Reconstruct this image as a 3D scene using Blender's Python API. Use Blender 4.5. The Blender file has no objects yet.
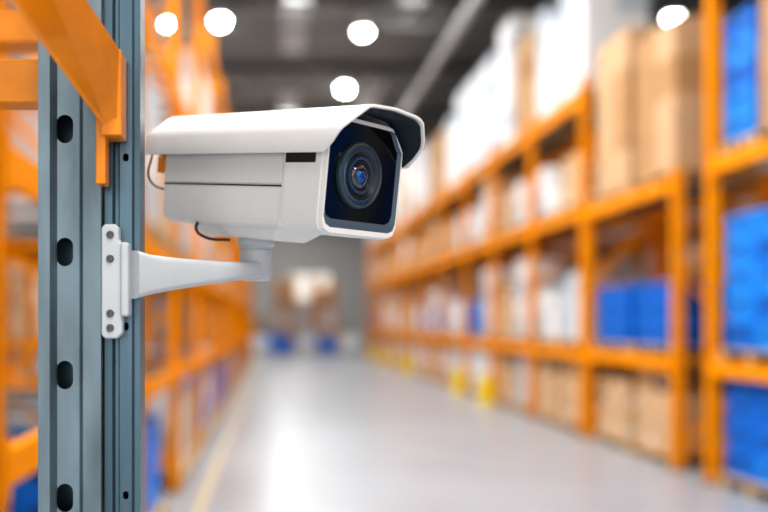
import bpy, bmesh, math, random
from mathutils import Vector, Matrix
random.seed(11)
scene=bpy.context.scene
H=1.7; F=900.0
def P(px,py,Y):
    return Vector(((px-272)/F*Y, Y, H+(322-py)/F*Y))
# ---------------- materials
def mat(name,col,rough=0.5,metal=0.0,noise=0.0,scale=8.0,emis=0.0,coat=0.0,bump=0.0,stretch=(1,1,1),spec=None,rn=0.0):
    m=bpy.data.materials.new(name); m.use_nodes=True
    nt=m.node_tree; b=nt.nodes['Principled BSDF']
    b.inputs['Base Color'].default_value=(*col,1)
    b.inputs['Roughness'].default_value=rough
    b.inputs['Metallic'].default_value=metal
    b.inputs['Coat Weight'].default_value=coat
    if spec is not None: b.inputs['Specular IOR Level'].default_value=spec
    if emis>0:
        b.inputs['Emission Color'].default_value=(*col,1)
        b.inputs['Emission Strength'].default_value=emis
    if noise>0 or bump>0 or rn>0:
        tc=nt.nodes.new('ShaderNodeTexCoord'); mp=nt.nodes.new('ShaderNodeMapping')
        mp.inputs['Scale'].default_value=stretch
        n=nt.nodes.new('ShaderNodeTexNoise'); n.inputs['Scale'].default_value=scale; n.inputs['Detail'].default_value=6
        nt.links.new(tc.outputs['Object'],mp.inputs['Vector']); nt.links.new(mp.outputs['Vector'],n.inputs['Vector'])
        if noise>0:
            r=nt.nodes.new('ShaderNodeValToRGB')
            r.color_ramp.elements[0].position=0.3; r.color_ramp.elements[1].position=0.7
            r.color_ramp.elements[0].color=(*[c*(1-noise) for c in col],1)
            r.color_ramp.elements[1].color=(*[min(1,c*(1+noise)) for c in col],1)
            nt.links.new(n.outputs['Fac'],r.inputs['Fac']); nt.links.new(r.outputs['Color'],b.inputs['Base Color'])
        if bump>0:
            bp=nt.nodes.new('ShaderNodeBump'); bp.inputs['Strength'].default_value=bump; bp.inputs['Distance'].default_value=0.002
            nt.links.new(n.outputs['Fac'],bp.inputs['Height']); nt.links.new(bp.outputs['Normal'],b.inputs['Normal'])
        if rn>0:
            mr=nt.nodes.new('ShaderNodeMapRange'); mr.inputs['To Min'].default_value=max(0.02,rough-rn); mr.inputs['To Max'].default_value=rough+rn
            nt.links.new(n.outputs['Fac'],mr.inputs['Value']); nt.links.new(mr.outputs['Result'],b.inputs['Roughness'])
    return m
M={}
M['orange']=mat('orange_paint',(0.92,0.31,0.001),0.6,noise=0.05,scale=3,spec=0.04)
M['orange_n']=mat('orange_gloss_paint',(0.80,0.25,0.002),0.22,noise=0.16,scale=14,bump=0.15,coat=0.35,spec=0.3)
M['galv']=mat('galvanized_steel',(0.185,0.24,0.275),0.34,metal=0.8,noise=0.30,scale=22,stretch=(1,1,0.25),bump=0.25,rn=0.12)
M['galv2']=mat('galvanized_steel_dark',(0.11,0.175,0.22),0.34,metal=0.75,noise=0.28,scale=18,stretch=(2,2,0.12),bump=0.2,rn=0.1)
M['hole']=mat('slot_dark',(0.01,0.01,0.012),0.8)
M['white']=mat('camera_white_plastic',(0.79,0.775,0.755),0.42,noise=0.015,scale=40)
M['white2']=mat('camera_grey_plastic',(0.71,0.70,0.69),0.42)
M['brk']=mat('bracket_light_grey',(0.50,0.53,0.55),0.38,noise=0.03,scale=30)
M['bezel']=mat('bezel_slate',(0.055,0.10,0.145),0.3,coat=0.2)
M['hood_shade']=mat('hood_shade_dark',(0.02,0.035,0.05),0.5)  # dark colour stands for the shade beneath the hood
M['glass']=mat('black_glass',(0.003,0.003,0.004),0.06,spec=0.35,coat=0.0)
M['blk']=mat('black_plastic',(0.012,0.013,0.015),0.4)
M['ring']=mat('lens_ring',(0.035,0.065,0.09),0.3,metal=0.2,coat=0.3)
M['ring2']=mat('lens_inner_ring',(0.07,0.12,0.18),0.2,metal=0.6)
M['lens']=mat('lens_glass',(0.004,0.012,0.04),0.03,coat=1.0,spec=1.0)
M['lensblue']=mat('lens_coating',(0.03,0.12,0.40),0.1,metal=0.8)
M['screw']=mat('screw_steel',(0.12,0.12,0.13),0.3,metal=0.9)
M['cable']=mat('black_cable',(0.02,0.02,0.02),0.5)
M['wood']=mat('pallet_wood',(0.55,0.36,0.18),0.8,noise=0.25,scale=6,stretch=(1,6,1))
M['carton']=mat('cardboard',(0.46,0.265,0.12),0.85,noise=0.08,scale=4)
M['carton2']=mat('cardboard_light',(0.60,0.39,0.22),0.85,noise=0.08,scale=4)
M['tape']=mat('packing_tape',(0.62,0.50,0.36),0.4)
M['wrap']=mat('white_wrap',(0.76,0.77,0.79),0.5,noise=0.04,scale=3)
M['wrap2']=mat('grey_wrap',(0.48,0.55,0.62),0.5,noise=0.05,scale=3)
M['blue']=mat('blue_plastic',(0.006,0.17,0.66),0.5,noise=0.08,scale=4,spec=0.2)
M['blue2']=mat('blue_plastic_light',(0.015,0.28,0.86),0.5,spec=0.2)
M['yellow']=mat('yellow_paint',(0.95,0.70,0.01),0.45,noise=0.03,spec=0.2)
M['floor']=mat('epoxy_floor',(0.335,0.37,0.415),0.30,noise=0.07,scale=0.6,rn=0.06)
M['line']=mat('worn_line_paint',(0.60,0.52,0.32),0.4,noise=0.1,scale=2)
M['wall']=mat('wall_panel',(0.66,0.665,0.66),0.7,noise=0.04,scale=1.0)
M['ceil']=mat('ceiling_deck',(0.21,0.215,0.21),0.7,noise=0.1,scale=0.7)
M['steel']=mat('roof_steel',(0.085,0.09,0.09),0.6,noise=0.05)
M['duct']=mat('light_steel',(0.50,0.51,0.52),0.5,noise=0.05)
M['lamp']=mat('lamp_glow',(1.0,0.99,0.96),0.5,emis=50.0)
M['win']=mat('window_daylight',(1.0,0.95,0.87),0.5,emis=0.5)
M['redlab']=mat('label_white',(0.85,0.85,0.85),0.6)

class MB:
    def __init__(s): s.v=[];s.f=[];s.m=[];s.mats=[]
    def mi(s,k):
        if k not in s.mats: s.mats.append(k)
        return s.mats.index(k)
    def hexa(s,c,k):
        b=len(s.v); s.v+= [tuple(p) for p in c]; i=s.mi(k)
        for q in ((0,3,2,1),(4,5,6,7),(0,1,5,4),(1,2,6,5),(2,3,7,6),(3,0,4,7)):
            s.f.append(tuple(b+j for j in q)); s.m.append(i)
    def box(s,x0,x1,y0,y1,z0,z1,k):
        s.hexa([(x0,y0,z0),(x1,y0,z0),(x1,y1,z0),(x0,y1,z0),(x0,y0,z1),(x1,y0,z1),(x1,y1,z1),(x0,y1,z1)],k)
    def bar(s,a,b,w,k,up=Vector((0,0,1))):
        a=Vector(a);b=Vector(b);d=(b-a).normalized()
        if abs(d.dot(up))>0.95: up=Vector((0,1,0))
        u=d.cross(up).normalized()*w/2; v=u.cross(d).normalized()*w/2
        s.hexa([a-u-v,a+u-v,a+u+v,a-u+v,b-u-v,b+u-v,b+u+v,b-u+v],k)
    def prism(s,prof,axis,a,b,k,cap=True):
        n=len(prof); bs=len(s.v); i=s.mi(k)
        for t in (a,b):
            for (p,q) in prof:
                if axis=='x': s.v.append((t,p,q))
                elif axis=='z': s.v.append((p,q,t))
                else: s.v.append((p,t,q))
        for j in range(n):
            s.f.append((bs+j,bs+(j+1)%n,bs+n+(j+1)%n,bs+n+j)); s.m.append(i)
        if cap:
            s.f.append(tuple(bs+j for j in reversed(range(n)))); s.m.append(i)
            s.f.append(tuple(bs+n+j for j in range(n))); s.m.append(i)
    def lathe(s,prof,origin,axis,k,seg=48):
        axis=Vector(axis).normalized(); up=Vector((0,0,1)) if abs(axis.z)<0.9 else Vector((0,1,0))
        u=axis.cross(up).normalized(); w=axis.cross(u).normalized(); o=Vector(origin)
        rings=[]
        for p in prof:
            r,t=p[0],p[1]; base=len(s.v)
            if r<1e-6:
                s.v.append(tuple(o+axis*t)); rings.append([base])
            else:
                for j in range(seg):
                    an=2*math.pi*j/seg
                    s.v.append(tuple(o+axis*t+u*math.cos(an)*r+w*math.sin(an)*r))
                rings.append(list(range(base,base+seg)))
        for n in range(len(rings)-1):
            kk=prof[n+1][2] if len(prof[n+1])>2 else k; i=s.mi(kk)
            A,B=rings[n],rings[n+1]
            for j in range(seg):
                j2=(j+1)%seg
                if len(A)==1 and len(B)==1: continue
                if len(A)==1: f=(A[0],B[j],B[j2])
                elif len(B)==1: f=(A[j],A[j2],B[0])
                else: f=(A[j],A[j2],B[j2],B[j])
                s.f.append(f); s.m.append(i)
    def mesh(s,name,smooth=False):
        me=bpy.data.meshes.new(name); me.from_pydata(s.v,[],s.f)
        for k in s.mats: me.materials.append(M[k])
        for p,i in zip(me.polygons,s.m): p.material_index=i
        bm=bmesh.new(); bm.from_mesh(me); bmesh.ops.recalc_face_normals(bm,faces=bm.faces); bm.to_mesh(me); bm.free()
        if smooth:
            for p in me.polygons: p.use_smooth=True
        return me
    def obj(s,name,smooth=False,bevel=0,seg=2,parent=None,loc=None):
        o=bpy.data.objects.new(name,s.mesh(name,smooth)); scene.collection.objects.link(o)
        if loc: o.location=loc
        if parent: o.parent=parent
        if bevel:
            md=o.modifiers.new('bev','BEVEL'); md.width=bevel; md.segments=seg; md.limit_method='ANGLE'; md.angle_limit=math.radians(25)
            md.harden_normals=True
            for p in o.data.polygons: p.use_smooth=True
        return o
def smooth_by_angle(o,ang=35):
    me=o.data
    bm=bmesh.new(); bm.from_mesh(me)
    for f in bm.faces: f.smooth=True
    for e in bm.edges:
        if len(e.link_faces)==2 and e.calc_face_angle(0)>math.radians(ang): e.smooth=False
    bm.to_mesh(me); bm.free()
def inst(name,mesh,loc):
    o=bpy.data.objects.new(name,mesh); o.location=loc; scene.collection.objects.link(o); return o
def empty(name,loc=(0,0,0)):
    o=bpy.data.objects.new(name,None); o.location=loc; o.empty_display_size=0.1; scene.collection.objects.link(o); return o

# ---------------- room shell
XL,XR,YB,YF,ZC=-12,15,-10,62,9.8
b=MB(); b.box(XL,XR,YB,YF,-0.2,0,'floor'); b.obj('floor')
b=MB(); b.box(XL-0.2,XL,YB,YF,0,ZC,'wall'); b.obj('wall_left')
b=MB(); b.box(XR,XR+0.2,YB,YF,0,ZC,'wall'); b.obj('wall_right')
b=MB(); b.box(XL,XR,YF,YF+0.2,0,ZC,'wall')
for i in range(14): b.box(XL+i*2-0.03,XL+i*2+0.03,YF-0.05,YF,0,ZC,'duct')
b.obj('wall_far')
b=MB(); b.box(XL,XR,YB,YF,ZC,ZC+0.2,'ceil')
x=XL
while x<XR: b.box(x,x+0.12,YB,YF,ZC-0.06,ZC,'ceil'); x+=0.6
b.obj('ceiling')
b=MB()
for y in range(-8,60,6):
    b.box(XL,XR,y-0.09,y+0.09,ZC-0.30,ZC-0.08,'steel'); b.box(XL,XR,y-0.07,y+0.07,ZC-0.95,ZC-0.85,'steel')
    x=XL
    while x<XR-0.1:
        b.bar((x,y,ZC-0.9),(x+0.75,y,ZC-0.25),0.06,'steel'); b.bar((x+0.75,y,ZC-0.25),(x+1.5,y,ZC-0.9),0.06,'steel'); x+=1.5
b.obj('roof_trusses')
b=MB()
for x in (4.4,-5.5,8):
    b.lathe([(0,YB,),(0.12,YB),(0.12,YF-0.1),(0,YF-0.1)],(x,0,ZC-1.15),(0,1,0),'duct',12)
b.obj('ventilation_pipes')
for i,(x0,x1,z0,z1) in enumerate([(1.3,4.0,3.2,5.0)]):
    b=MB(); b.box(x0,x1,YF-0.12,YF-0.06,z0,z1,'win'); 
    b.box(x0-0.15,x1+0.15,YF-0.14,YF-0.05,z1,z1+0.15,'duct'); b.box(x0-0.15,x1+0.15,YF-0.14,YF-0.05,z0-0.15,z0,'duct')
    b.box(x0-0.15,x0,YF-0.14,YF-0.05,z0,z1,'duct'); b.box(x1,x1+0.15,YF-0.14,YF-0.05,z0,z1,'duct'); b.box((x0+x1)/2-0.05,(x0+x1)/2+0.05,YF-0.15,YF-0.12,z0,z1,'duct')
    b.obj('window_%d'%(i+1))
b=MB(); b.box(-0.70,-0.62,YB,46,0.0,0.003,'line'); b.obj('floor_marking_line')

# ---------------- racks
def rack(xa,xb,ys,levels,height,pw=0.13,name='pallet_rack',bh=0.15):
    b=MB(); s=1 if xb>xa else -1
    for y in ys:
        for x in (xa,xb):
            xi=x; xo=x+ (s*0.1 if x==xa else -s*0.1)
            x0,x1=min(xi,xo),max(xi,xo)
            web=(xi,xi+ (s*0.012 if x==xa else -s*0.012)); 
            b.box(min(web),max(web),y-pw/2,y+pw/2,0.02,height,'orange')
            b.box(x0,x1,y-pw/2,y-pw/2+0.012,0.02,height,'orange'); b.box(x0,x1,y+pw/2-0.012,y+pw/2,0.02,height,'orange')
            b.box(x0-0.03,x1+0.03,y-pw/2-0.03,y+pw/2+0.03,0,0.02,'galv')
        z=0.25; f=0
        while z+1.0<height:
            a,c=(xa+s*0.05,xb-s*0.05) if f%2==0 else (xb-s*0.05,xa+s*0.05)
            b.bar((a,y,z),(c,y,z+1.0),0.045,'orange'); 
            b.bar((xa+s*0.05,y,z),(xb-s*0.05,y,z),0.045,'orange'); z+=1.0; f+=1
    for i in range(len(ys)-1):
        y0,y1=ys[i]+pw/2,ys[i+1]-pw/2
        for z in levels:
            for x in (xa,xb):
                q=(x,x+s*0.05) if x==xa else (x-s*0.05,x)
                b.box(min(q),max(q),y0,y1,z-bh,z,'orange')
                q2=(x-s*0.012,x+s*0.06) if x==xa else (x-s*0.06,x+s*0.012)
                b.box(min(q2),max(q2),y0,y0+0.03,z-bh-0.04,z+0.04,'orange'); b.box(min(q2),max(q2),y1-0.03,y1,z-bh-0.04,z+0.04,'orange')
            n=5
            for j in range(n):
                yy=y0+(y1-y0)*(j+0.5)/n
                b.box(min(xa,xb)+0.05,max(xa,xb)-0.05,yy-0.03,yy+0.03,z-0.04,z-0.001,'galv')
    return b.obj(name)
XF=4.6; XRR=5.8
YA=[-6.5,-3.3,-0.1,3.1,6.3,9.5]
rack(XF,XRR,YA,[1.29,3.4,5.3],6.8,pw=0.15)
rack(XF,XRR,[10.32,13.24],[1.29,3.36],3.45,pw=0.14)
YB2=[13.40+2.75*i for i in range(12)]
rack(XF,XRR,YB2,[1.29,3.4,5.1],5.35,pw=0.14)
YBK=[6.3+2.9*i for i in range(9)]
rack(6.1,7.3,YBK,[1.29,3.2],3.4,pw=0.14)
YLft=[3.05,6.45,9.0,11.7,14.4,17.1,19.8,22.5,25.2,27.9,30.6,33.3,36.0,38.7,41.4]
rack(-0.92,-2.0,YLft,[1.25,2.32,4.0,5.8],6.3,pw=0.10,bh=0.13)
rack(-5.0,-6.1,[4+3*i for i in range(11)],[1.3,3.2],3.4,pw=0.13)

# ---------------- goods meshes (origin bottom centre)
def pallet_mesh(dx,dy):
    b=MB()
    for y in (-dy/2,-0.05,dy/2-0.1): b.box(-dx/2,dx/2,y,y+0.1,0,0.02,'wood')
    for y in (-dy/2,-0.05,dy/2-0.1):
        for x in (-dx/2,-0.06,dx/2-0.12): b.box(x,x+0.12,y,y+0.1,0.02,0.11,'wood')
    n=6; 
    for i in range(n):
        x=-dx/2+(dx-0.1)*i/(n-1); b.box(x,x+0.1,-dy/2,dy/2,0.11,0.13,'wood')
    return b.mesh('pallet')
def carton_mesh(dx,dy,nx,ny,nz,h,m1,m2,label=True,drop=0.25):
    b=MB()
    bx,by=dx/nx,dy/ny
    for k in range(nz):
        for i in range(nx):
            for j in range(ny):
                if k==nz-1 and nz>2 and random.random()<drop: continue
                g=0.006+random.random()*0.008
                x0=-dx/2+i*bx+g;x1=-dx/2+(i+1)*bx-g;y0=-dy/2+j*by+g;y1=-dy/2+(j+1)*by-g;z0=k*h;z1=(k+1)*h-0.006
                m=m1 if random.random()<0.65 else m2
                b.box(x0,x1,y0,y1,z0,z1,m)
                ym=(y0+y1)/2; xm=(x0+x1)/2
                if label:
                    b.box(x0-0.002,x1+0.002,ym-0.03,ym+0.03,z1-0.001,z1+0.002,'tape')
                    if i==0 or i==nx-1: b.box(x0-0.002,x1+0.002,ym-0.03,ym+0.03,z1-0.07,z1,'tape')
                    if random.random()<0.5: b.box(x0-0.003,x0,y0+0.04,y0+0.16,z0+0.05,z0+0.15,'redlab'); 
                    if random.random()<0.5: b.box(x0+0.05,x0+0.17,y0-0.003,y0,z0+0.05,z0+0.15,'redlab')
    return b.mesh('cartons')
def wrap_mesh(dx,dy,h,m='wrap',m2='wrap2'):
    b=MB(); z=0; n=max(2,int(h/0.35)); 
    for k in range(n):
        o=random.random()*0.015; hh=h/n
        for i in range(2):
            for j in range(2):
                if k==n-1 and random.random()<0.2: continue
                x0=-dx/2+i*dx/2+0.004+o*(1-i);x1=x0+dx/2-0.012-o;y0=-dy/2+j*dy/2+0.004;y1=y0+dy/2-0.01
                b.box(x0,x1,y0,y1,k*hh,(k+1)*hh-0.008,m if random.random()<0.7 else m2)
    return b.mesh('wrapped')
def crate_mesh(dx,dy,nx,ny,nz,h):
    b=MB(); bx,by=dx/nx,dy/ny
    for k in range(nz):
        for i in range(nx):
            for j in range(ny):
                x0=-dx/2+i*bx+0.005;x1=x0+bx-0.01;y0=-dy/2+j*by+0.005;y1=y0+by-0.01;z0=k*h
                m='blue' if random.random()<0.55 else 'blue2'
                t=0.018
                b.hexa([(x0+t,y0+t,z0),(x1-t,y0+t,z0),(x1-t,y1-t,z0),(x0+t,y1-t,z0),(x0+0.01,y0+0.01,z0+h-0.04),(x1-0.01,y0+0.01,z0+h-0.04),(x1-0.01,y1-0.01,z0+h-0.04),(x0+0.01,y1-0.01,z0+h-0.04)],m)
                b.box(x0,x1,y0,y1,z0+h-0.045,z0+h-0.004,m)
                b.box(x0,x1,y0,y1,z0+h*0.45,z0+h*0.5,m)
                ym=(y0+y1)/2; b.box(x0+0.002,x0+0.012,ym-0.07,ym+0.07,z0+h*0.6,z0+h*0.75,'hole')
                xm=(x0+x1)/2; b.box(xm-0.07,xm+0.07,y0+0.002,y0+0.012,z0+h*0.6,z0+h*0.75,'hole')
    return b.mesh('crates')
PH=0.13
pal=pallet_mesh(1.1,1.18); pals=pallet_mesh(1.1,0.6)
V={}
C='cardboard_box_stack'; Wn='wrapped_goods_stack'; Bn='blue_crate_stack'
V['c_a']=[(C,carton_mesh(1.0,1.08,2,3,4,0.30,'carton','carton2')),(C,carton_mesh(1.0,1.08,2,2,3,0.36,'carton2','carton')),(C,carton_mesh(1.0,1.08,2,2,4,0.33,'carton2','wrap'))]
V['c_low']=[(C,carton_mesh(1.0,1.08,2,2,2,0.40,'carton','carton2')),(C,carton_mesh(1.0,1.0,2,3,3,0.24,'carton2','carton'))]
V['c_tall']=[(C,carton_mesh(1.0,1.12,2,2,4,0.45,'carton','carton2',False,0))]
V['c_tall3']=[(C,carton_mesh(1.0,1.12,2,2,4,0.53,'carton2','carton',False,0))]
V['c_tall2']=[(C,carton_mesh(1.0,1.12,2,2,5,0.42,'carton2','wrap'))]
V['w']=[(Wn,wrap_mesh(1.0,1.1,1.2)),(Wn,wrap_mesh(1.0,1.05,0.85)),(Wn,wrap_mesh(1.0,1.12,1.45)),(Wn,wrap_mesh(0.95,0.95,1.05,'wrap2','wrap'))]
V['wf']=[V['w'][0],V['w'][1],V['w'][3]]
V['w_tall']=[(Wn,wrap_mesh(1.02,1.12,2.2)),(Wn,wrap_mesh(1.0,1.1,1.9)),(Wn,wrap_mesh(1.0,1.1,2.5))]
V['b']=[(Bn,crate_mesh(1.0,1.14,2,2,3,0.26))]
V['b_tall']=[(Bn,crate_mesh(1.0,1.14,2,2,5,0.275))]
V['b_mid']=[(Bn,crate_mesh(1.0,1.14,2,2,4,0.26))]
V['b_slim']=[(Bn,crate_mesh(1.0,0.58,2,1,5,0.26))]
def put(kind,x,y,z,small=False):
    if z<0.5 and kind=='w': kind='wf'
    if z<0.5 and kind=='c_a': 
        n,me=V['c_a'][1]
    else: n,me=random.choice(V[kind])
    inst('wooden_pallet',pals if small else pal,(x,y,z))
    inst(n,me,(x,y,z+PH))
XM=5.2
put('b_slim',XM,9.10,3.4,True); put('c_tall',XM,8.14,3.4)
put('b_tall',XM,8.78,1.29); put('b_tall',XM,7.35,1.29)
put('b_mid',XM,8.78,0); put('b_mid',XM,7.35,0)
put('c_a',XM,8.7,5.3)
for bay,y0 in enumerate(YA[:-2]):
    for dy in (0.9,2.3):
        put(random.choice(['c_a','wf','b']),XM,y0+dy,0); put(random.choice(['c_a','w','b']),XM,y0+dy,1.29); put(random.choice(['w','c_a']),XM,y0+dy,3.4)
put('c_tall',XM,11.08,3.36); put('c_tall3',XM,12.46,3.36)
put('b',XM,11.08,1.29); put('b',XM,12.46,1.29)
put('c_a',XM,11.08,0); put('c_low',XM,12.46,0)
plan={0:(['c_a','c_a'],['w','w'],['c_low','w'],['w_tall','w_tall']),
      1:(['w','c_a'],['w','c_a'],['w','c_low'],['c_tall','w_tall']),
      2:(['w','w'],['w','b'],['c_a','w'],['w_tall','w_tall'])}
for i in range(len(YB2)-1):
    for j,dy in enumerate((0.72,2.03)):
        if i in plan: ks=[plan[i][q][j] for q in range(4)]
        else: ks=[random.choice(['c_a','w','c_low','w']),random.choice(['w','c_a','b','w']),random.choice(['c_a','w','c_low']),random.choice(['w_tall','w_tall','c_tall2','c_tall'])]
        y=YB2[i]+dy
        for k,z in zip(ks,(0,1.29,3.4,5.1)):
            if z==3.4 and k=='w': k='wf'
            put(k,XM,y,z)
for i in range(8):
    for dy in (0.78,2.12):
        for z in (0,1.29): 
            if random.random()<0.75: put(random.choice(['c_a','c_low','b','w']),6.7,YBK[i]+dy,z)
for i in range(1,len(YLft)-1):
    for z,pr in ((0,0.85),(2.32,0.75),(4.0,0.6),(5.8,0.55)):
        for dy in (0.72,2.0):
            if random.random()<pr and not (z>3 and i<3) and not (z>5 and i<8):
                put(random.choice(['wf','c_low','wf','wf','b'] if z>0 else ['c_low','b','wf']),-1.46,YLft[i]+dy,z)
for i in range(10):
    for z in (0,1.3,3.2):
        for dy in (0.8,2.1):
            if random.random()<0.75: put(random.choice(['c_a','w','b','c_low']),-5.55,4+3*i+dy,z)
rack(-3.2,-1.9,[49,52],[1.5,3.0],3.4)
rack(0.2,1.4,[52,55,58],[1.4,2.8],4.4); 
rack(2.6,3.8,[53,56,59],[1.4,2.8],4.4); 
for (k,x,y) in [('w',-0.6,47),('b',0.6,46.5),('w',1.9,49),('b',2.9,47.5),('c_a',3.4,50),('w_tall',-2.6,45),('b_mid',-0.2,50.0),('w',4.2,48),('w_tall',3.2,54.5),('c_tall',-0.9,54.5)]:
    put(k,x,y,0)
for y in (53.5,56.5): put('wf',0.8,y,1.4); put('c_a',0.8,y,2.8); put('c_low',3.2,y+1,2.8)
def guard():
    b=MB(); 
    b.prism([(-0.10,-0.16),(-0.06,-0.18),(0.10,-0.18),(0.10,-0.15),(-0.05,-0.15),(-0.07,-0.13),(-0.07,0.13),(-0.05,0.15),(0.10,0.15),(0.10,0.18),(-0.06,0.18),(-0.10,0.16)],'z',0.012,0.55,'yellow')
    b.box(-0.14,0.10,-0.24,0.24,0,0.012,'yellow')
    b.box(-0.102,-0.10,-0.1,0.1,0.18,0.28,'hole')
    return b.mesh('guard')
gm=guard()
for y in (YB2[2],YB2[3],YB2[6],YB2[8],YB2[10]): inst('rack_post_guard',gm,(XF-0.13,y,0))
# ---------------- high bay lamps (LED bell with a bulging diffuser)
b=MB(); b.lathe([(0.0,0.30),(0.07,0.30),(0.08,0.18),(0.18,0.06),(0.18,0.02),(0.165,0.02),(0.15,-0.06,'lamp'),(0.11,-0.12,'lamp'),(0.0,-0.15,'lamp')],(0,0,0),(0,0,1),'duct',24)
b.bar((0,0,0.30),(0,0,0.80),0.02,'steel')
lm=b.mesh('highbay')
for (x,y) in [(2.24,22.2),(2.24,27.7),(2.24,33.4),(2.24,39),(2.24,45),(2.24,51),(-1.24,21.5),(-2.4,27.9),(-2.45,21.8),(-2.4,16),(-2.4,34),(-2.4,40),(-2.4,46),(9.5,21.3),(9.5,27),(9.5,33),(-4.2,19),(-4.2,25),(-4.2,31),(-4.2,37)]:
    inst('high_bay_lamp',lm,(x,y,8.9))
def added_light(x,y,z,sx,sy,p,col=(1,0.985,0.955),rot=(0,0,0)):  # area light added to brighten the hall, with a box modelled above it
    root=empty('added_light_panel',(x,y,z)); root.rotation_euler=rot
    b=MB(); b.box(-sx/2-0.05,sx/2+0.05,-sy/2-0.05,sy/2+0.05,0.02,0.10,'duct')
    b.obj('housing',parent=root)
    L=bpy.data.lights.new('added_area_light','AREA'); L.shape='RECTANGLE'; L.size=sx; L.size_y=sy; L.energy=p; L.color=col
    o=bpy.data.objects.new('added_area_light',L); o.parent=root; scene.collection.objects.link(o)
for y in (-3,5,13): added_light(1.0,y,8.6,1.5,5,470)
for y in (24,34,44,54): added_light(0.6,y,9.6,0.6,5,320)
for y in (8,20,32): added_light(-3.4,y,8.6,1.0,5,400)
for y in (20,32,44): added_light(3.4,y,9.6,0.6,5,150)
added_light(3.2,-2.5,4.6,1.2,2.4,160,rot=(math.radians(-32),math.radians(25),0))  # added unseen fill for the security camera, behind and right of the view

# ---------------- near upright post (galvanised) with real slots
def slotted(name,prof,z0,z1,key,slots,Yc,parent):
    b=MB(); b.prism(prof,'z',z0,z1,key); o=b.obj(name)
    c=MB()
    for (x,z,w,h,ym) in slots:
        pts=[]
        r=w/2
        for i in range(9): a=math.pi*i/8; pts.append((x+r*math.cos(a),z+h/2-r+r*math.sin(a)))
        for i in range(9): a=math.pi+math.pi*i/8; pts.append((x+r*math.cos(a),z-h/2+r+r*math.sin(a)))
        c.prism(pts,'y',ym-0.01,ym+0.012,key)
    co=c.obj('cut')
    md=o.modifiers.new('b','BOOLEAN'); md.object=co; md.operation='DIFFERENCE'; md.solver='EXACT'
    dg=bpy.context.evaluated_depsgraph_get(); me=bpy.data.meshes.new_from_object(o.evaluated_get(dg))
    o.modifiers.clear(); o.data=me; bpy.data.objects.remove(co)
    md=o.modifiers.new('bev','BEVEL'); md.width=0.0012; md.segments=2; md.limit_method='ANGLE'; md.angle_limit=math.radians(30)
    o.parent=parent; return o
post=empty('rack_upright_post')
t=0.003
xa0,xa1=-0.260,-0.190
A=[(xa0,1.075),(xa0,1.0),(xa0+0.013,1.0),(xa0+0.019,1.010),(xa0+0.044,1.010),(xa0+0.050,1.0),(xa1,1.0),(xa1,1.075),
   (xa1-t,1.075),(xa1-t,1.0+t),(xa0+0.050+t*0.5,1.0+t),(xa0+0.0445+t*0.3,1.010+t),(xa0+0.0185,1.010+t),(xa0+0.0125,1.0+t),(xa0+t,1.0+t),(xa0+t,1.075)]
sl=[]
zc=H+(322-252)/F*1.01
pitch=123/F*1.01
for i in range(-11,10):
    sl.append((-0.2325,zc+i*pitch,0.0185,0.032,1.011))
slotted('channel_front',A,0.012,3.2,'galv',sl,1.0,post)
xb0,xb1=-0.1885,-0.1490
Bp=[(xb0,1.055),(xb0,1.012),(xb0+0.009,1.012),(xb0+0.011,1.02),(xb0+0.015,1.02),(xb0+0.017,1.012),(xb0+0.031,1.012),(xb0+0.033,1.018),(xb1,1.018),(xb1,1.055),
    (xb1-t,1.055),(xb1-t,1.018+t),(xb0+0.031,1.018+t),(xb0+0.029,1.012+t),(xb0+0.018,1.012+t),(xb0+0.016,1.02+t),(xb0+0.010,1.02+t),(xb0+0.007,1.012+t),(xb0+t,1.012+t),(xb0+t,1.055)]
sl=[]
for i in range(-8,10): sl.append((xb0+0.024,H-0.195+i*0.19,0.006,0.009,1.0135))
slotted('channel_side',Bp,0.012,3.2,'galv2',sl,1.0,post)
b=MB(); b.box(-0.30,-0.10,0.95,1.14,0,0.012,'galv'); 
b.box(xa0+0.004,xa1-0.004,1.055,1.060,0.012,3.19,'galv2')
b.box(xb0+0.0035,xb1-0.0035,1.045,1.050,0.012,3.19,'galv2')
b.obj('base_plate_and_back',parent=post)

# orange near beams
beam=empty('orange_rack_beam')
b=MB()
y0,y1=0.985,0.82
Q=P
a=[Q(112,140,y0),Q(122,134,y0),Q(124,55,y0),Q(100,55,y0)]
c=[Q(-22,-40,y1),Q(-10,-40,y1),Q(62,-40,y1),Q(38,-40,y1)]
b.hexa(a+c,'orange_n')
b.obj('beam_body',bevel=0.002,parent=beam)
b=MB()
q=P(98,55,0.99); r=P(108,186,0.99)
b.box(q.x,r.x,0.975,0.998,r.z,q.z,'orange_n')
q=P(104,54,0.99); r=P(124,139,0.99)
b.box(q.x,r.x,0.970,1.008,r.z,q.z,'orange_n')
b.obj('end_connector',bevel=0.002,parent=beam)
b=MB()
q=P(-120,62,1.10); r=P(98,106,1.10)
b.box(q.x,-0.195,1.085,1.125,r.z,q.z,'orange_n')
b.obj('cross_beam',bevel=0.003,parent=beam)
b=MB(); q=P(-260,16,1.7); r=P(60,48,1.7); b.box(q.x,r.x,1.66,1.74,r.z,q.z,'orange_n')
b.obj('rear_cross_beam',bevel=0.003,parent=beam)

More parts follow.
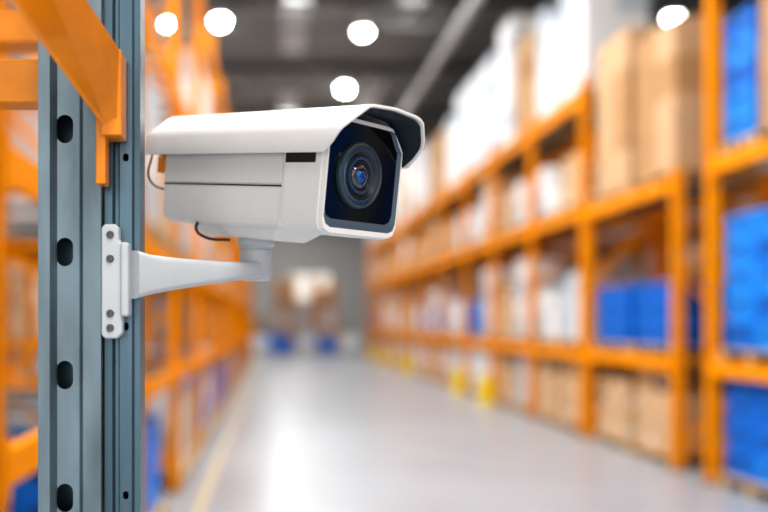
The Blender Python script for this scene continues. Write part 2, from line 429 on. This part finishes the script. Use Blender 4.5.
# ---------------- security camera
W=0.137
cam_root=empty('security_camera',(0.0485,1.0,H+0.0990))
cam_root.rotation_euler=(0,math.radians(7.0),math.radians(-45))
def prof_body(i=0.0,zb=0.0,zt=0.134,r=0.014):
    y0,y1=i,W-i; zb=zb
    return [(y0+r,zb),(y1-r,zb),(y1-r*0.3,zb+r*0.3),(y1,zb+r),(y1,0.106),(y1-0.006,0.114),(y1-0.022,zt-0.002),(y1-0.030,zt),(y0+0.030,zt),(y0+0.022,zt-0.002),(y0+0.006,0.114),(y0,0.106),(y0,zb+r),(y0+r*0.3,zb+r*0.3)]
b=MB(); b.prism(prof_body(0),'x',-0.058,0.0,'white'); b.obj('front_housing',bevel=0.002,parent=cam_root,seg=3)
b=MB(); b.prism(prof_body(0.003,0.002,0.13),'x',-0.283,-0.059,'white'); b.obj('rear_housing',bevel=0.003,parent=cam_root,seg=3)
b=MB(); b.box(-0.281,-0.062,0.0012,0.0035,0.0535,0.0920,'white2'); b.box(-0.281,-0.062,W-0.0035,W-0.0012,0.0535,0.092,'white2')
b.obj('side_panels',bevel=0.0012,parent=cam_root)
b=MB(); b.box(-0.282,-0.0585,0.0022,0.0032,0.0505,0.0522,'blk'); b.box(-0.0605,-0.0575,0.0010,0.0025,0.004,0.105,'white2')
b.box(-0.056,-0.010,-0.0008,0.002,0.078,0.092,'blk'); b.obj('seams',parent=cam_root)
b=MB(); b.box(-0.2855,-0.280,0.01,W-0.01,0.008,0.125,'white2'); b.lathe([(0,0),(0.012,0),(0.012,0.012),(0.009,0.014),(0.009,0.020),(0,0.020)],(-0.284,0.025,0.075),(-1,0,0),'orange_n',20)
b.lathe([(0,0),(0.010,0),(0.010,0.020),(0,0.020)],(-0.284,0.055,0.05),(-1,0,0),'blk',20)
b.box(-0.304,-0.285,0.006,0.02,0.066,0.088,'orange_n')
b.obj('rear_cover',parent=cam_root)
def inset_prof(d=0.0): 
    y0,y1=0.009-d,W-0.009+d; return [(y0+0.012,0.019-d),(y1-0.012,0.019-d),(y1-0.0036,0.0226-d),(y1,0.031-d),(y1,0.104),(y1-0.006,0.111),(y1-0.016,0.126),(y1-0.026,0.1275),(y0+0.026,0.1275),(y0+0.016,0.126),(y0+0.006,0.111),(y0,0.104),(y0,0.031-d),(y0+0.0036,0.0226-d)]
po=prof_body(0.001,0.001,0.133); pi=inset_prof(); pm=inset_prof(0.0050)
pm=[(p[0],p[1]-0.006 if p[1]<0.03 else p[1]) for p in pm]
b=MB(); n=len(po)
rings=[(0,po),(0.006,[(p[0]*0.985+W*0.0075,p[1]*0.985+0.001) for p in po]),(0.006,pm),(0.0015,pi)]
for x,pr in rings:
    for p in pr: b.v.append((x,p[0],p[1]))
for k in range(3):
    mi=b.mi('bezel' if k==2 else 'white')
    for j in range(n): b.f.append((k*n+j,k*n+(j+1)%n,(k+1)*n+(j+1)%n,(k+1)*n+j)); b.m.append(mi)
b.obj('bezel',bevel=0.0008,parent=cam_root)
b=MB(); b.prism(inset_prof(0.001),'x',0.0003,0.0025,'glass'); b.obj('front_glass',parent=cam_root)
LC=(0.0,0.0600,0.070)
b=MB()
b.lathe([(0.038,0.002),(0.038,0.006,'ring'),(0.037,0.008,'ring'),(0.0335,0.009,'ring'),(0.032,0.0075,'blk'),(0.0305,0.0075,'ring2'),(0.0295,0.0085,'ring2'),(0.028,0.0085,'ring'),(0.0235,0.0045,'blk'),(0.022,0.0045,'blk'),(0.021,0.0075,'ring'),(0.018,0.0075,'ring2'),(0.0165,0.005,'blk'),(0.0145,0.005,'blk')],LC,(1,0,0),'ring',64)
o=b.obj('lens_barrel',parent=cam_root); smooth_by_angle(o)
b=MB()
pr=[(0.0150,0.0045)]
for i in range(1,9):
    a=i/8*math.pi/2; pr.append((0.0150*math.cos(a),0.0045+0.0050*math.sin(a)))
pr[-1]=(0,pr[-1][1])
b.lathe(pr,LC,(1,0,0),'lens',48); o=b.obj('lens_dome',smooth=True,parent=cam_root)
b=MB(); b.lathe([(0.0,0.0),(0.0055,0.0),(0.006,-0.0006),(0.0085,-0.0016),(0.0085,-0.003)],(0.0104,LC[1],LC[2]),(1,0,0),'lensblue',32)
o=b.obj('lens_coating_disc',smooth=True,parent=cam_root)
e=0.007
def hoodprof():
    pts=[(-e,0.088),(-e,0.100),(-e,0.110)]
    pts+=[(-e+0.0015,0.1145),(-e+0.006,0.120),(0.016,0.1365),(0.022,0.1405),(0.030,0.1425)]
    pts+=[(W/2,0.1450)]
    L=[(p[0],p[1]) for p in pts]; R=[(W-p[0],p[1]) for p in reversed(pts[:-1])]
    return L+R
hp=hoodprof()
N=len(hp); st=12
def fr(z): 
    tt=(z-0.088)/(0.145-0.088); return 0.008+0.035*min(1,max(0,tt)*1.25)**0.8
def rr(z):
    tt=(z-0.112)/(0.145-0.112); return -0.314+0.016*max(0,tt)
b=MB(); mi=b.mi('white')
for i in range(st+1):
    for (y,z) in hp:
        x=rr(z)+(fr(z)-rr(z))*i/st; b.v.append((x,y,z))
for i in range(st):
    for j in range(N-1): b.f.append((i*N+j,i*N+j+1,(i+1)*N+j+1,(i+1)*N+j)); b.m.append(mi)
o=b.obj('sun_hood',parent=cam_root)
smooth_by_angle(o,50)
md=o.modifiers.new('s','SOLIDIFY'); md.thickness=0.0035; md.offset=0
md=o.modifiers.new('b','BEVEL'); md.width=0.001; md.segments=2; md.limit_method='ANGLE'; md.angle_limit=math.radians(50)
b=MB(); mi=b.mi('hood_shade')  # added dark sheet, shade beneath the hood put in as colour
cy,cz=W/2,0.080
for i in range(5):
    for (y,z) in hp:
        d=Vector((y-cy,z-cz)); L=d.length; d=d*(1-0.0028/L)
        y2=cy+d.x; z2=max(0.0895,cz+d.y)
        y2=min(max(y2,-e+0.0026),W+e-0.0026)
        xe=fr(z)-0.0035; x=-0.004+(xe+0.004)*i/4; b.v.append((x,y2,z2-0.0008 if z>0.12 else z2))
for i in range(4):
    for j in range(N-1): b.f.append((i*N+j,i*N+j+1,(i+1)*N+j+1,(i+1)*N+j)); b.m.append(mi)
o=b.obj('hood_shade_sheet',parent=cam_root); smooth_by_angle(o,50)
b=MB()
b.prism([(y,z) for (y,z) in hp],'x',-0.2955,-0.2925,'white'); b.obj('hood_rear_cap',parent=cam_root)
b=MB()
for y0_,y1_ in ((-e+0.001,0.004),(W-0.004,W+e-0.001)): b.box(-0.28,-0.012,y0_,y1_,0.0925,0.097,'blk')
b.obj('hood_rail',parent=cam_root)
b=MB()
b.hexa([(-0.235,0.040,-0.012),(-0.105,0.040,-0.012),(-0.105,0.098,-0.012),(-0.235,0.098,-0.012),(-0.255,0.026,0.003),(-0.085,0.026,0.003),(-0.085,0.112,0.003),(-0.255,0.112,0.003)],'white')
b.obj('mount_foot',bevel=0.003,parent=cam_root,seg=3)
def tube(name,pts,r,key,parent=None):
    cu=bpy.data.curves.new(name,'CURVE'); cu.dimensions='3D'; cu.bevel_depth=r; cu.bevel_resolution=4
    sp=cu.splines.new('BEZIER'); sp.bezier_points.add(len(pts)-1)
    for bp,p in zip(sp.bezier_points,pts): bp.co=p; bp.handle_left_type=bp.handle_right_type='AUTO'
    cu.materials.append(M[key]); o=bpy.data.objects.new(name,cu); scene.collection.objects.link(o)
    if parent: o.parent=parent
    return o
tube('rear_cable',[(-0.285,0.05,0.05),(-0.305,0.03,0.045),(-0.310,0.0,0.055),(-0.304,-0.004,0.090)],0.0013,'cable',cam_root)
tube('bottom_cable',[(-0.222,0.015,0.004),(-0.220,0.012,-0.006),(-0.210,0.02,-0.015),(-0.190,0.045,-0.016)],0.0020,'cable',cam_root)

# ---------------- bracket
br=empty('camera_mounting_bracket')
J=Vector((-0.0205,1.168,0))
b=MB()
zt=H+0.1080
b.lathe([(0,0.0),(0.024,0.0),(0.0245,-0.002),(0.0245,-0.008),(0.020,-0.012),(0.0195,-0.014),(0.0215,-0.016),(0.0215,-0.046),(0.019,-0.054),(0,-0.054)],(J.x,J.y,zt),(0,0,1),'brk',40)
o=b.obj('swivel_joint',parent=br); smooth_by_angle(o,30)
S=Vector((-0.160,1.012,0)); D=(J-S); D.z=0; Dn=D.normalized(); Np=Vector((-Dn.y,Dn.x,0))
b=MB(); st=[]
NS=10
for i in range(NS+1):
    t_=i/NS
    c=S+D*(t_*0.93)
    ztop=H+0.080-0.016*min(1,(t_*1.3))**0.6 + 0.013*t_
    zbot=H+0.026+0.030*(t_**0.8)
    w=0.017+0.006*(t_)
    r=min(0.007,w*0.45)
    ring=[]
    hz=(ztop-zbot)/2; zc_=(ztop+zbot)/2
    for (sx,sz,a0) in ((1,1,0),(-1,1,90),(-1,-1,180),(1,-1,270)):
        for k in range(5):
            a_=math.radians(a0+k*22.5)
            u=sx*(w-r)+r*math.cos(a_); z=sz*(hz-r)+r*math.sin(a_)
            ring.append(tuple(c+Np*u+Vector((0,0,zc_+z))))
    st.append(ring)
n=len(st[0]); mi=b.mi('brk')
for ring in st: b.v+=ring
for i in range(NS):
    for j in range(n): b.f.append((i*n+j,i*n+(j+1)%n,(i+1)*n+(j+1)%n,(i+1)*n+j)); b.m.append(mi)
b.f.append(tuple(range(n))); b.m.append(mi); b.f.append(tuple(NS*n+j for j in range(n))); b.m.append(mi)
o=b.obj('arm',parent=br); smooth_by_angle(o,40)
b=MB()
pz0,pz1=H-0.0185,H+0.1085; px0,px1=-0.1890,-0.1655
pl=[(px0,pz0+0.004),(px0+0.004,pz0),(px1-0.006,pz0),(px1,pz0+0.006),(px1,pz1-0.022),(px1-0.004,pz1-0.018),(px1-0.004,pz1-0.004),(px1-0.008,pz1),(px0+0.004,pz1),(px0,pz1-0.004)]
b.prism(pl,'y',0.9945,1.0115,'brk'); b.obj('wall_plate',bevel=0.0025,parent=br,seg=3)
b=MB(); b.prism([(0.990,H+0.006),(1.035,H+0.006),(1.035,H+0.088),(0.990,H+0.088)],'x',-0.167,-0.158,'brk'); b.obj('arm_flange',bevel=0.003,parent=br,seg=3)
b=MB()
for z in (pz1-0.012,pz0+0.012,pz0+0.028,H+0.070): 
    b.lathe([(0.0042,0),(0.0042,0.0015),(0.0035,0.0024),(0.0022,0.0024),(0.002,0.0012),(0,0.0012)],((px0+px1)/2-0.0015,0.9946,z),(0,-1,0),'screw',20)
o=b.obj('screws',parent=br); smooth_by_angle(o,30)

# ---------------- world, camera
w=bpy.data.worlds.new('world'); scene.world=w; w.use_nodes=True
bg=w.node_tree.nodes['Background']; bg.inputs['Color'].default_value=(1.0,0.99,0.97,1); bg.inputs['Strength'].default_value=1.1
cd=bpy.data.cameras.new('cam'); co=bpy.data.objects.new('photo_camera',cd); scene.collection.objects.link(co)
co.location=(0,0,H); co.rotation_euler=(math.radians(90),0,0)
cd.sensor_width=36; cd.lens=36*F/768
cd.shift_x=(384-272)/768; cd.shift_y=-(256-322)/768
cd.clip_start=0.05
cd.dof.use_dof=True; cd.dof.focus_distance=1.05; cd.dof.aperture_fstop=1.7
scene.camera=co
scene.view_settings.view_transform='Standard'
try: scene.view_settings.look='Medium High Contrast'
except Exception as ex: 
    print('look',ex); scene.view_settings.look='None'
scene.view_settings.exposure=0.24
